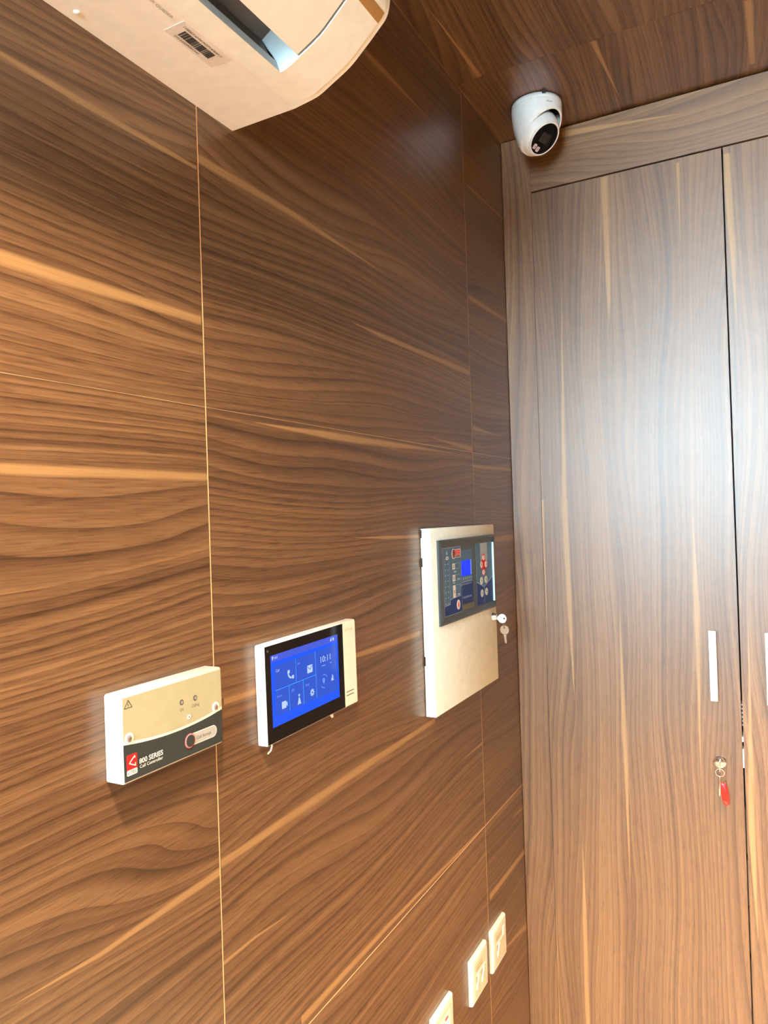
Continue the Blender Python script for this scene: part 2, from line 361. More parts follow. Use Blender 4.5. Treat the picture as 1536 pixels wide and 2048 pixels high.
# ------------------------------------------------------------------ cupboard
cup = empty('cupboard', (0, 0, 0)); tag(cup, 'tall built-in walnut cupboard with white bar handles', 'cupboard')
DS = [(2.0442, 0.24, 2.2973, 0.2386, 0.0044, 0.0066), (1.9631, 0.2395, 2.0442, 0.24, 0.0016, 0.0044), (1.5772, 0.1237, 2.0833, 0.1352, 0.0058, 0.0018), (1.3361, 0.1271, 1.5772, 0.1237, 0.0052, 0.007), (1.0994, 0.1329, 1.3361, 0.1271, 0.0018, 0.0052), (2.0799, 0.3942, 2.2904, 0.3941, 0.002, 0.003), (2.1058, 0.4934, 2.2851, 0.4887, 0.0061, 0.0066), (1.9138, 0.4967, 2.1058, 0.4934, 0.0014, 0.0061), (1.0521, 0.2406, 1.3514, 0.2397, 0.0054, 0.0011), (0.6734, 0.242, 1.0521, 0.2406, 0.0016, 0.0054), (1.3272, 0.4006, 1.5416, 0.3977, 0.0054, 0.0025), (0.9416, 0.396, 1.3272, 0.4006, 0.002, 0.0054), (0.5937, 0.1386, 0.8006, 0.1388, 0.0046, 0.0011), (0.3523, 0.1372, 0.5937, 0.1386, 0.0046, 0.0046), (1.27, 0.0732, 1.5758, 0.0718, 0.0024, 0.0036), (0.3321, 0.0694, 0.637, 0.0728, 0.0035, 0.0018), (0.8672, 0.4913, 1.3198, 0.4992, 0.0061, 0.0028), (0.6287, 0.4958, 0.8672, 0.4913, 0.0018, 0.0061), (1.9272, 0.0887, 2.2311, 0.0968, 0.0018, 0.0018)]
def cupwood(nm, sd, axes=(2, 0), st=()): return wood(nm, axes, sd, st, rough=.43, tint=1.35, sk=.75, con=.72)
boxo('filler_strip', (.0012, .0700, 0, .02, 0, ZC-.002), cupwood('walnut_strip', 61), cup)
boxo('header_panel', (.0704, 2.5, 0, .02, 2.3035, ZC-.0050), cupwood('walnut_header', 63, (0, 2), [(.1479, 2.4181, .4174, 2.3928, .0074, .0016)]), cup)
DX = [.0706, .4803, .890, 1.30, 1.71, 2.12, 2.5]
for i in range(6):
    a, b = DX[i]+(.0002 if i == 0 else .0016), DX[i+1]-.0016
    m = cupwood('walnut_door_%d' % min(i, 2), 67+min(i, 2)*5, (2, 0), [s for s in DS if a-.01 <= (s[1]+s[3])/2 < b]) if i < 3 else m
    d = boxo('door', (a, b, 0, .019, .06, 2.2995), m, cup)
    hx = b-.0575+.0085 if i == 0 else a+.0535 if i == 1 else b-.05
    if i > 2: continue
    bm = bmesh.new(); box(bm, hx-.0073, hx+.0073, -.0190, -.0110, 1.1385, 1.2865); bevel(bm, .0016, 3)
    h = obj('handle', bm, M_steel, d); auto_smooth(h); tag(h, 'white bar handle')
    for z in (1.158, 1.267): boxo('handle_post', (hx-.004, hx+.004, -.0115, .001, z-.004, z+.004), M_chrome, d)
bm = bmesh.new()
box(bm, -.0001, 2.5, .045, .050, .02, ZC-.0035); box(bm, 0, 2.5, .048, .61, .02, .06)
obj('carcass_shade', bm, M_dark, cup)  # near-black sheet stands in for the shade inside the cupboard
# catch plates and shelf edges glimpsed through the gap between the doors
boxo('catch_plate', (.4790, .4816, .0015, .0450, .9995, 1.0385), M_white, cup)
boxo('catch_plate', (.4790, .4816, .0015, .0450, 1.0535, 1.0640), M_white, cup)
for k in range(6): boxo('shelf_pin', (.4790, .4816, .0100, .0450, 1.085+k*.0085, 1.0885+k*.0085), mat('pin_grey', (.3, .3, .28), .4), cup)
for z in (.81, .70, .60, .49, .39): boxo('shelf_edge', (.4785, .4830, .0250, .0450, z, z+.095), mat('edge_brown', (.10, .06, .03), .5), cup)
# lock of the first door
latheo('lock', [(.0128, 0), (.0128, .0022), (.0118, .0034), (.0098, .0036), (.0092, .0028), (.0062, .0030), (.0058, .0042), (.0010, .0044)], M_chrome, cup, loc=(.4354, 0, 1.0068), rot=Matrix(((1, 0, 0), (0, 0, -1), (0, 1, 0))))

# key set in the cupboard lock
ks = empty('key_set', (.4354, -.004, 1.0068), DOOR); tag(ks, 'small key ring with red plastic fob hanging from the cupboard lock', 'keys')
boxo('key', (-.0012, .0012, -.0170, .004, .0, .011), M_chrome, ks, .0004, 1)
bm = bmesh.new(); tube(bm, [(.0086*math.cos(a), -.0185+.0086*math.sin(a), .009+.003*math.sin(a)) for a in [2*math.pi*i/28 for i in range(28)]], .0009, 6, True)
auto_smooth(obj('split_ring', bm, M_chrome, ks), 60)
bm = bmesh.new()
tube(bm, [(-.001, -.0275, .007), (-.0015, -.034, .007), (-.0012, -.040, .007)], .0019, 8); tube(bm, [(.0085, -.035, .006), (.0095, -.038, .0065), (.0085, -.043, .006)], .0012, 6)
auto_smooth(obj('ring_clip', bm, M_nickel, ks), 60)
k2 = plate('spare_key', [(-1.5, -39), (-.2, -39), (-.4, -52), (-1.0, -66), (-2.4, -71), (-3.8, -69), (-3.6, -58), (-2.4, -50)], 3.0, 4.6, M_nickel, ks)
bm = bmesh.new()
fob = [(-.3, -41), (2.5, -39.8), (6.5, -40.5), (10.5, -43.5), (13.6, -50), (15.0, -60), (16.0, -72), (15.8, -80), (13.8, -85), (10.6, -87.5), (7.6, -86.5), (4.6, -82), (2.2, -74), (.6, -62), (-.2, -50)]
prism(bm, fob, 5.0, 9.5); bevel(bm, .0012, 2)
fo = obj('fob', bm, M_tagred, ks); auto_smooth(fo)
plate('fob_window', [(4.6, -76.0), (13.6, -79), (12.0, -83.5), (9.2, -84.6), (6.4, -81.5)], 9.5, 9.9, mat('fob_clear', (.75, .06, .04), .12), ks)

# ------------------------------------------------------------------ air conditioner
ac = empty('air_conditioner', (0, -1.46, 2.012)); tag(ac, 'off-white split air conditioner high on the panelled wall', 'air conditioner')
ctrl = [(.0895, 2.0121), (.1125, 2.0150), (.1231, 2.0173), (.1367, 2.0233), (.1622, 2.0355), (.1803, 2.0490), (.1983, 2.0639), (.2088, 2.0745), (.2130, 2.0904), (.2145, 2.1150), (.2150, 2.1600), (.2140, 2.2200), (.2080, 2.2700), (.1900, 2.2980), (.1600, 2.3050)]
def catmull(P_, n=5):
    out = []
    for i in range(len(P_)-1):
        p0 = Vector(P_[max(i-1, 0)]); p1 = Vector(P_[i]); p2 = Vector(P_[i+1]); p3 = Vector(P_[min(i+2, len(P_)-1)])
        for k in range(n):
            t = k/n; out.append(tuple(.5*((2*p1)+(p2-p0)*t+(2*p0-5*p1+4*p2-p3)*t*t+(3*p1-p0-3*p2+p3)*t**3)))
    out.append(P_[-1]); return out
arc = catmull(ctrl, 5)
prof = [(0.0, 2.0113)] + arc + [(0.0, 2.305)]
def nrm(i):
    a = Vector(arc[max(i-1, 0)]); b = Vector(arc[min(i+1, len(arc)-1)]); d = (b-a).normalized(); return Vector((d.y, -d.x))
i0 = 5; i1 = min(range(len(arc)), key=lambda i: abs(arc[i][0]-.1983)+abs(arc[i][1]-2.0639))   # outlet opening along the arc
YE, YA, YB, YL = -1.012, -1.0723, -1.85, -1.912
AO = Vector((0, -1.46, 2.012))
def V3(x, y, z): return Vector((x, y, z))-AO
bm = bmesh.new(); ys = [YE, YA, YB, YL]
g = [[bm.verts.new(V3(x, y, z)) for x, z in prof] for y in ys]
n = len(prof)
for j in range(3):
    for i in range(n):
        k = (i+1) % n
        if j == 1 and i0+1 <= i < i1+1: continue
        bm.faces.new((g[j][i], g[j][k], g[j+1][k], g[j+1][i]))
bm.faces.new(g[0]); bm.faces.new(g[3][::-1])
body = obj('body', bm, M_acw, ac); auto_smooth(body, 12); body.data.materials.append(M_acw2)
for f in body.data.polygons:
    if f.center.x > .0896 and abs(f.normal.y) < .5: f.material_index = 1
# outlet duct
INW = Vector((-.022, .040))
bm = bmesh.new()
lo, hi = arc[i0], arc[i1]
def quad(bm, *p): bm.faces.new([bm.verts.new(V3(*q)) for q in p])
li, hi_ = (lo[0]+INW.x, lo[1]+INW.y), (hi[0]+INW.x, hi[1]+INW.y)
lm = (lo[0]-.004, lo[1]+.012)
quad(bm, (lo[0], YA, lo[1]), (lo[0], YB, lo[1]), (lm[0], YB, lm[1]), (lm[0], YA, lm[1]))
quad(bm, (hi[0], YA, hi[1]), (hi[0], YB, hi[1]), (hi_[0], YB, hi_[1]), (hi_[0], YA, hi_[1]))
for y in (YA, YB):
    ring = [bm.verts.new(V3(x, y, z)) for x, z in arc[i0:i1+1]] + [bm.verts.new(V3(hi_[0], y, hi_[1])), bm.verts.new(V3(li[0], y, li[1])), bm.verts.new(V3(lm[0], y, lm[1]))]
    bm.faces.new(ring)
obj('outlet_duct', bm, M_acin, ac)
bm = bmesh.new()
quad(bm, (lm[0], YA-.012, lm[1]), (lm[0], YB, lm[1]), (li[0], YB, li[1]), (li[0], YA-.012, li[1]))
quad(bm, (li[0], YA, li[1]), (li[0], YB, li[1]), (hi_[0], YB, hi_[1]), (hi_[0], YA, hi_[1]))
quad(bm, (lm[0], YA-.012, lm[1]), (li[0], YA-.012, li[1]), (li[0], YA, li[1]))
obj('duct_floor', bm, M_acdk, ac)
def skin(name, ia, ib, y0_, y1_, off0, off1, m, bev=0):
    bm = bmesh.new()
    a = [Vector(arc[i])+nrm(i)*off0 for i in range(ia, ib+1)]; b = [Vector(arc[i])+nrm(i)*off1 for i in range(ia, ib+1)]
    loop = a + b[::-1]
    r0 = [bm.verts.new(V3(p.x, y0_, p.y)) for p in loop]; r1 = [bm.verts.new(V3(p.x, y1_, p.y)) for p in loop]
    k = len(loop)
    for i in range(k): bm.faces.new((r0[i], r0[(i+1) % k], r1[(i+1) % k], r1[i]))
    bm.faces.new(r0[::-1]); bm.faces.new(r1)
    o = obj(name, bm, m, ac); return auto_smooth(o, 25)
il = min(range(len(arc)), key=lambda i: abs(arc[i][0]-.1367)+abs(arc[i][1]-2.0236))
skin('louver', il, i1-1, YA-.0030, YB+.004, -.0035, .0, M_acw2)
skin('front_panel', i0, i1, -1.0200, YA+.0002, .0, .0009, M_acw2)
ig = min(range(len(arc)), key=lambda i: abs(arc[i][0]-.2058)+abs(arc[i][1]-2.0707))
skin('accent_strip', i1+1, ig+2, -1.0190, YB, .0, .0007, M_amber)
skin('upper_panel', ig+3, ig+30, -1.0200, YL+.008, .0, .0009, M_acw2)
# crease line along the underside
# label under the body
def acplate(name, x0_, x1_, y0_, y1_, z, t, m):
    bm = bmesh.new(); box(bm, x0_, x1_, y0_+1.46, y1_+1.46, z-2.012-t, z-2.012); return obj(name, bm, m, ac)
acplate('sticker', .0605, .0858, -1.1845, -1.1185, 2.0121, .0005, mat('sticker_film', (.72, .64, .57), .24))
random.seed(3); bm = bmesh.new(); y = -1.1736
while y < -1.1312:
    wdt = random.choice((.0006, .0006, .0009, .0013)); box(bm, .0676, .0770, y+1.46, y+wdt+1.46, -.0009, -.0004); y += wdt+random.choice((.0005, .0005, .0008, .0011))
obj('barcode', bm, M_ink, ac)
AX, AY = (0, 1, 0), (1, 0, 0)
text('lettering', '118067 6MV-N2714/B4P-T', (-1.179+1.46)*1000, 79.0, 2.8, .75, M_ink, ac, 53.3, AX, AY)
text('lettering', '0W33220001340', (-1.1745+1.46)*1000, 63.2, 2.8, .75, M_ink, ac, 33, AX, AY)
text('lettering', '-AIR GUIDER', (-1.2260+1.46)*1000, 78.5, 3.3, .5, mat('grey_ink', (.30, .27, .22), .6), ac, 33, AX, AY)
latheo('screw_cap', [(.0032, 0), (.0030, -.0012), (.0018, -.0018)], M_white, ac, loc=(.0126, -1.2422+1.46, 2.0116-2.012), seg=16)

# ------------------------------------------------------------------ dome camera
cc = Vector((.122, -.117, ZC)); cv = empty('security_camera', cc); tag(cv, 'white turret security camera fixed to the walnut ceiling', 'camera')
latheo('shadow_gap_ring', [(.0515, 0), (.0528, 0), (.0528, -.0022), (.0515, -.0022)], M_blk2, cv)  # black ring painted in for the shadow line between base and ceiling
d = Vector((.598, -.204, -.775)).normalized(); bc = Vector((0, 0, -.0600))
bm = bmesh.new()
P2 = [(.0535, -.0020), (.0540, -.0080), (.0540, -.0125), (.0533, -.0130), (.0533, -.0136), (.0539, -.0142), (.0536, -.028), (.0522, -.042), (.0500, -.054), (.0470, -.066), (.0440, -.076), (.0420, -.083), (.0380, -.092), (.0300, -.099), (.0180, -.1035), (.004, -.105)]
lathe(bm, P2, 64, cap0=False, cap1=True)
bmesh.ops.bisect_plane(bm, geom=bm.verts[:]+bm.edges[:]+bm.faces[:], plane_co=bc+d*.0125, plane_no=d, clear_outer=True)
sh = obj('housing', bm, M_white, cv); auto_smooth(sh, 30)
so = sh.modifiers.new('wall', 'SOLIDIFY'); so.thickness = .0028; so.offset = -1
# eyeball with flat face along d
q = d.to_track_quat('Z', 'Y').to_matrix()
R_ = .0470; zf = .0262
pf = [(R_*math.sin(math.radians(a)), -R_*math.cos(math.radians(a))) for a in range(25, 90, 5)]
amax = math.degrees(math.acos(-zf/R_)) if False else 0
a = 90
pf = [(R_*math.cos(math.radians(t)), R_*math.sin(math.radians(t))) for t in range(-50, 31, 5)]
rf = .0372
pf += [(rf+.0006, .0255), (rf, .0285), (rf-.0008, .0292), (rf-.0030, .0292), (rf-.0034, .0280)]
latheo('eyeball', pf, M_white, cv, seg=56, loc=bc, rot=q)
latheo('lens_window', [(.0336, .0279), (.0336, .0284), (.0330, .0286)], M_blk, cv, seg=48, loc=bc, rot=q)
# parts behind the dark window: lens block and two lamps
up = Vector((0, 0, 1)); fx = q @ Vector((1, 0, 0)); fy = q @ Vector((0, 1, 0))
vy = (up - d*up.dot(d)).normalized(); vx = vy.cross(d).normalized()
FM = Matrix((vx, vy, d)).transposed()
def facep(name, pts, z0_, z1_, m):
    bm = bmesh.new(); prism(bm, pts, z0_, z1_); bmesh.ops.transform(bm, matrix=FM.to_4x4(), verts=bm.verts[:]); bmesh.ops.translate(bm, vec=bc, verts=bm.verts[:])
    return obj(name, bm, m, cv)
facep('lens_block', rrect(-15, 13, -9, 12, 3), 28.5, 28.9, mat('lens_dark', (.018, .018, .024), .18))
ld = mat('lamp_white', (.62, .52, .54), .3)
facep('lamp', rrect(-18, -8.5, -27, -16, 2.4), 28.5, 29.2, ld)
facep('lamp', rrect(-5.5, 4.0, -29.5, -18.5, 2.4), 28.5, 29.2, ld)
for cx, cy in ((-12.5, -21.5), (-.5, -23.5)): facep('lamp_emitter', ell(cx, cy, 1.5, 2.4, 12), 29.1, 29.4, mat('lamp_core', (.25, .2, .2), .3))
# fixing tab and printed mark
bm = bmesh.new(); box(bm, .026, .034, -.0495, -.0455, -.006, -.0003); obj('fixing_tab', bm, M_blk2, cv)
vd = Vector((math.cos(math.radians(-46)), math.sin(math.radians(-46)), 0)); tx = Vector((0, 0, 1)).cross(vd)
lt = text('lettering', 'alhua', -7, -23.5, 3.6, 55.6, M_ink, cv, 14, tuple(tx), (0, 0, 1))

# ------------------------------------------------------------------ call controller
c1 = empty('call_controller', (0, -1.1555, 1.3533), WALL); tag(c1, 'cream call controller box with black and gold face, below the air conditioner', 'controller')
bm = bmesh.new(); box(bm, -.0692, .0692, -.0408, .0408, .0004, .0214); bevel(bm, .0028, 3, [e for e in bm.edges if all(v.co.z > .01 for v in e.verts) or abs(e.verts[0].co.z-e.verts[1].co.z) > .01])
auto_smooth(obj('case', bm, mat('cc_case', (.47, .47, .42), .4), c1))
def curve_pts(xs, fn): return [(x, fn(x)) for x in xs]
xs = [-67.5+135*i/28 for i in range(29)]
low_ = lambda x: -10.0+5.6*(x/67.5)**2          # upper edge of the dark band
hi2 = lambda x: -7.6+6.6*(x/67.5)**2            # lower edge of the gold field
plate('gold_face', [(67.2, 38.2), (-67.2, 38.2)] + curve_pts(xs, hi2), 21.3, 21.6, M_tan, c1)
plate('pale_band', curve_pts(xs, hi2)[::-1] + curve_pts(xs, low_), 21.3, 21.55, mat('cream_band', (.80, .74, .58), .4), c1)
plate('dark_face', [(-67.2, -38.6), (67.2, -38.6)] + curve_pts(xs, low_)[::-1], 21.3, 21.6, M_char, c1)
tri = stroke([(-60.6, 35.4), (-65.2, 28.2), (-56.0, 28.2), (-60.6, 35.4)], .75)
bolt = stroke([(-60.2, 33.6), (-61.5, 31.2), (-60.0, 31.0), (-61.0, 29.2)], .5)
plate('warning_sign', tri+bolt, 21.6, 21.68, M_ink, c1)
for x, nm in ((7.8, 'On'), (27.3, 'Calling')):
    l = plate('indicator', ell(x, 17.1, 2.7, n=20), 21.6, 21.9, M_ink, c1)
    plate('indicator_lens', ell(x+.1, 17.0, 1.7, n=16), 21.9, 22.1, mat('lens_grey', (.28, .27, .24), .2), l)
text('lettering', 'On', 7.8, 8.4, 2.9, 21.7, M_ink, c1, 5.0, align='C'); text('lettering', 'Calling', 27.5, 8.4, 2.9, 21.7, M_ink, c1, 10.5, align='C')
p = plate('push_dot', ell(17.3, .1, 2.3, n=18), 21.6, 22.3, M_ivory, c1); plate('dot_hole', ell(17.3, .1, .8, n=10), 22.3, 22.4, M_ink, p)
for x in (-60.8, 57.7):
    s_ = plate('screw_cup', ell(x, .3, 5.2, n=24), 21.6, 22.2, M_ivory, c1)
    plate('screw_hole', ell(x-.2, .2, 3.1, 3.4, n=18), 22.2, 22.3, mat('screw_grey', (.32, .31, .30), .3), s_)
    plate('screw_head', ell(x+.5, -.2, 2.0, n=16), 22.3, 22.9, M_nickel, s_); plate('screw_slot', stroke([(x-1.2, -1.2), (x+2.0, 1.0)], .6), 22.9, 23.0, M_ink, s_)
plate('button_pill', rrect(17.6, 58.4, -30.0, -17.8, 6.0, 8), 21.6, 21.72, M_pale, c1)
plate('button_label', rrect(18.4, 57.6, -29.2, -18.6, 5.2, 8), 21.72, 21.8, M_grey, c1)
text('lettering', 'Call Accept', 27.6, -25.6, 3.3, 21.9, M_ink, c1, 22.0)
bt = plate('button_ring', ell(17.8, -24.1, 7.4, n=36), 21.8, 22.2, M_pink, c1)
plate('ring_highlight', ell(17.8, -24.1, 6.6, n=36), 22.2, 22.3, mat('ring_pale', (.80, .45, .43), .4), bt)
plate('button', ell(17.8, -24.1, 6.0, n=32), 22.3, 22.8, M_char, bt)
lg = plate('logo', rrect(-64.4, -52.0, -29.3, -14.8, 1.2), 21.6, 21.72, M_red, c1)
plate('logo_base', rrect(-64.4, -52.0, -33.8, -28.6, 1.2), 21.6, 21.75, M_pale, lg)
plate('logo_mark', stroke([(-54.6, -18.9), (-54.8, -17.0), (-61.4, -22.6), (-54.0, -26.2), (-54.2, -23.6)], 1.0), 21.72, 21.8, M_pale, lg)
text('lettering', 'C-TEC', -63.4, -32.5, 2.9, 21.82, M_ink, c1, 10.4, bold=.015)
text('lettering', '800 SERIES', -49.4, -26.6, 4.6, 21.7, M_pale, c1, 30.0, bold=.02)
text('lettering', 'Call Controller', -49.0, -30.8, 2.9, 21.7, M_pale, c1, 29.4, bold=.01)

# ------------------------------------------------------------------ video intercom
rt = WALL @ Matrix.Rotation(.0135, 3, 'Z')
ic = empty('video_intercom', (0, -.8935, 1.3424), rt); tag(ic, 'white video intercom with lit blue touch screen, middle of the wall', 'intercom')
IC_D = 14.5
bm = bmesh.new(); bx = box(bm, -.1080, .1065, -.0600, .0600, .0006, .0140); bevel(bm, .0022, 2, [e for e in bm.edges if all(v.co.z > .01 for v in e.verts) or abs(e.verts[0].co.z-e.verts[1].co.z) > .01])
auto_smooth(obj('case', bm, mat('intercom_white', (.84, .82, .74), .32), ic))
plate('speaker_strip', rect(72.2, 104.8, -58.2, 58.2), 13.9, 14.4, mat('intercom_cream', (.84, .78, .62), .36), ic)
plate('slot', [stroke([(75.6, -38.9), (95.0, -38.8)], 1.1)[0], stroke([(75.4, -43.8), (94.7, -43.7)], 1.1)[0]], 14.4, 14.5, M_blk2, ic)
text('lettering', 'alhua', 77.4, 46.4, 4.4, 14.46, mat('faint_ink', (.48, .43, .32), .4), ic, 20)
plate('screen_glass', rect(-106.6, 70.6, -58.4, 58.4), 13.9, 14.6, M_blk, ic)
plate('lens', ell(-101.7, 52.8, 2.0, n=18), 14.6, 14.64, mat('lens_ring', (.03, .03, .03), .2), ic)
plate('lens_glint', ell(-101.5, 52.6, .7, n=10), 14.64, 14.68, mat('lens_centre', (.2, .2, .2), .2), ic)
def screen_mat(name, c0, c1, c2, es):
    m = bpy.data.materials.new(name); m.use_nodes = True; nt = m.node_tree; b = nt.nodes['Principled BSDF']
    b.inputs['Base Color'].default_value = (.004, .006, .012, 1); b.inputs['Roughness'].default_value = .06; b.inputs['Specular IOR Level'].default_value = .12
    tc = nt.nodes.new('ShaderNodeTexCoord'); sp = nt.nodes.new('ShaderNodeSeparateXYZ'); nt.links.new(tc.outputs['Object'], sp.inputs[0])
    # diagonal wallpaper gradient of the displayed picture
    a = gm('ADD', gm('MULTIPLY', sp.outputs[0], 6.5), gm('MULTIPLY', sp.outputs[1], -3.0), nt=nt); a = gm('ADD', a, .58, nt=nt)
    r = nt.nodes.new('ShaderNodeValToRGB'); e = r.color_ramp; e.elements[0].color = c0+(1,); e.elements[0].position = .05; e.elements[1].color = c2+(1,); e.elements[1].position = .98
    x = e.elements.new(.52); x.color = c1+(1,)
    nt.links.new(a, r.inputs[0]); nt.links.new(r.outputs[0], b.inputs['Emission Color']); b.inputs['Emission Strength'].default_value = es*E0
    return m
M_scr = screen_mat('screen_blue', (.0, .24, .85), (.0, .40, 1.0), (.0, .09, .95), 1.1)
M_tile = screen_mat('screen_tile', (.0, .17, .50), (.0, .32, .80), (.02, .09, .60), 1.1)
M_bar = screen_mat('screen_bar', (.035, .10, .58), (.035, .13, .95), (.05, .09, .60), 1.2)
def em(name, c, s): return mat(name, (.01, .01, .02), .1, spec=.12, emis=c, es=s*E0, noise=0)
M_ui = em('screen_white', (.52, .68, 1.0), 1.0); M_ui2 = em('screen_dim', (.25, .42, 1.0), .9); M_line = em('screen_line', (.05, .42, 1.0), 1.0)
scr = plate('screen', rect(-96.6, 56.6, -40.3, 46.2), 14.6, 14.65, M_scr, ic)
plate('status_bar', rect(-96.6, 56.6, 38.0, 46.2), 14.65, 14.68, M_bar, scr)
ZT = (14.65, 14.68)
for r in ((-89.2, -45.6, 3.4, 32.8), (-44.4, -1.0, 3.4, 32.8), (.2, 51.6, -29.0, 32.8), (-89.2, -61.6, -28.2, 2.2), (-60.2, -30.8, -28.2, 2.2), (-29.6, -1.0, -28.2, 2.2)):
    plate('tile', rect(*r), *ZT, M_tile, scr)
plate('grid_line', stroke([(-45.0, 3.0), (-45.0, 32.6)], .7)+stroke([(-89, 2.8), (-.8, 2.8)], .7)+stroke([(-.4, -28.2), (-.4, 32.6)], .9)+stroke([(-60.9, -28), (-60.9, 2.4)], .8)+stroke([(-30.2, -28), (-30.2, 2.4)], 1.0), 14.68, 14.70, M_line, scr)
ZI = (14.70, 14.73)
# telephone receiver
ph = [(-62.2+5.6, 14.5+5.6)]
arcp = [(-55.0+6.6*math.cos(math.radians(t))-.6, 20.2+8.6*math.sin(math.radians(t))) for t in range(178, 282, 13)]
plate('icon', stroke(arcp, 2.3)+[rrect(-62.6, -58.6, 17.6, 21.8, .8), rrect(-54.2, -49.8, 9.6, 13.8, .8)], *ZI, M_ui, scr)
plate('icon', rrect(-20.0, -7.9, 8.4, 18.4, 1.2), *ZI, M_ui, scr)
plate('icon_detail', stroke([(-18.6, 16.6), (-13.9, 12.8), (-9.3, 16.6)], 1.0), 14.73, 14.76, M_tile, scr)
plate('icon', [rrect(-77.4, -68.2, -22.6, -13.8, 1.0), [(-67.8, -19.6), (-65.6, -21.4), (-65.6, -15.2), (-67.8, -16.8)]], *ZI, M_ui, scr)
plate('icon', [ell(-40.2, -14.4, 1.7, n=14), [(-43.6, -24.4), (-37.0, -24.4), (-38.4, -19.8), (-39.2, -17.0), (-41.4, -17.0), (-42.2, -19.8)], rect(-44.4, -36.2, -25.6, -24.6)], *ZI, M_ui, scr)
gear = []
for i in range(8):
    a = math.radians(45*i); gear += [(-10.5+4.9*math.cos(a+s_*math.radians(1)), -18.0+4.9*math.sin(a+s_*math.radians(1))) for s_ in (-9, 9)]
    gear += [(-10.5+3.5*math.cos(a+math.radians(s_)), -18.0+3.5*math.sin(a+math.radians(s_))) for s_ in (14, 31)]
plate('icon', gear, *ZI, M_ui, scr); plate('icon_detail', ell(-10.5, -18, 1.5, n=14), 14.73, 14.76, M_tile, scr)
text('lettering', '10:11', 11.8, 15.8, 8.0, 14.74, M_ui, scr, 24.5)
text('lettering', 'Call', -86.6, 24.4, 3.4, 14.74, M_ui, scr, 6.6)
text('lettering', 'Info', -41.0, 24.2, 2.8, 14.74, M_ui2, scr, 5.4)
text('lettering', 'Monitor', -86.2, -6.6, 2.8, 14.74, M_ui2, scr, 10)
text('lettering', 'SOS', -56.2, -6.6, 3.2, 14.74, M_ui2, scr, 6)
text('lettering', 'Setting', -25.4, -6.8, 2.8, 14.74, M_ui2, scr, 8.6)
text('lettering', '9901', -89.6, 40.6, 3.2, 14.74, M_ui, scr, 7.0)
plate('icon', [ell(-92.4, 43.2, 1.5, 1.7, n=12), [(-93.6, 42.4), (-92.4, 39.4), (-91.2, 42.4)]], *ZI, M_ui, scr)
plate('icon', [rect(37.4, 40.8, 39.6, 42.0), rect(38.6, 40.8, 42.0, 43.8)], *ZI, M_ui, scr); plate('icon', rrect(43.4, 46.8, 39.8, 43.6, .5), *ZI, M_ui, scr)
plate('date_line', [rect(14.4, 23.4, 10.4, 11.6), rect(35.2, 38.6, 10.6, 12.0)], *ZI, M_ui2, scr)
def arcs(cx, cy, r, a0, a1, n=8): return [(cx+r*math.cos(math.radians(a0+(a1-a0)*i/n)), cy+r*math.sin(math.radians(a0+(a1-a0)*i/n))) for i in range(n+1)]
plate('icon', stroke(arcs(18.4, -9.8, 8.6, 30, 100), .8)+stroke(arcs(18.4, -9.8, 8.6, 215, 275), .8), *ZI, M_ui2, scr)
plate('icon', [ell(17.8, -8.2, 2.7, n=14), [(15.6, -9.6), (17.8, -14.0), (20.0, -9.6)]], *ZI, M_ui2, scr); plate('icon_detail', ell(17.8, -8.2, .9, n=10), 14.73, 14.76, M_tile, scr)
plate('icon', [[(36.4, -13.6), (43.0, -13.6), (41.8, -9.0), (39.7, -5.0), (37.6, -9.0)]], *ZI, M_ui, scr)
plate('icon_detail', stroke([(37.6, -7.4), (43.6, -13.4)], .8), 14.73, 14.76, M_tile, scr)
# vents on the top edge, foot and tape tail below
bm = bmesh.new()
for k in range(16): box(bm, -.080+k*.0056, -.0768+k*.0056, .0597, .0602, .006, .0085)
obj('vent_slot', bm, mat('vent_dark', (.30, .27, .20), .6), ic)
bm = bmesh.new(); tube(bm, [(.046, -.0595, .007), (.046, -.0640, .007), (.0475, -.0660, .007)], .0022, 8); auto_smooth(obj('stylus_peg', bm, M_ivory, ic), 50)
bm = bmesh.new(); tube(bm, [(-.094, -.0595, .007), (-.090, -.0640, .007), (-.0935, -.0690, .0075), (-.1000, -.0705, .008)], .0011, 6); auto_smooth(obj('film_tail', bm, M_ivory, ic), 50)

# ------------------------------------------------------------------ fire alarm panel
fp = empty('alarm_panel', (0, -.365, 1.360), WALL); tag(fp, 'cream steel alarm panel with blue control face and lcd', 'alarm panel')
bm = bmesh.new(); box(bm, -.1635, .1665, -.1655, .1655, .0012, .0203); bevel(bm, .0016, 2, [e for e in bm.edges if all(v.co.z > .01 for v in e.verts) or abs(e.verts[0].co.z-e.verts[1].co.z) > .01])
auto_smooth(obj('door', bm, M_fire, fp))
plate('back_box', rect(-163.0, 163, -164, 166.6), 0.1, 1.1, M_blk2, fp)
for y0_, y1_ in ((149, 164), (98, 114), (-76, -60)): boxo('hinge_slot', (-.1641, -.1632, y0_*MM, y1_*MM, .0011, .0034), M_dark, fp)
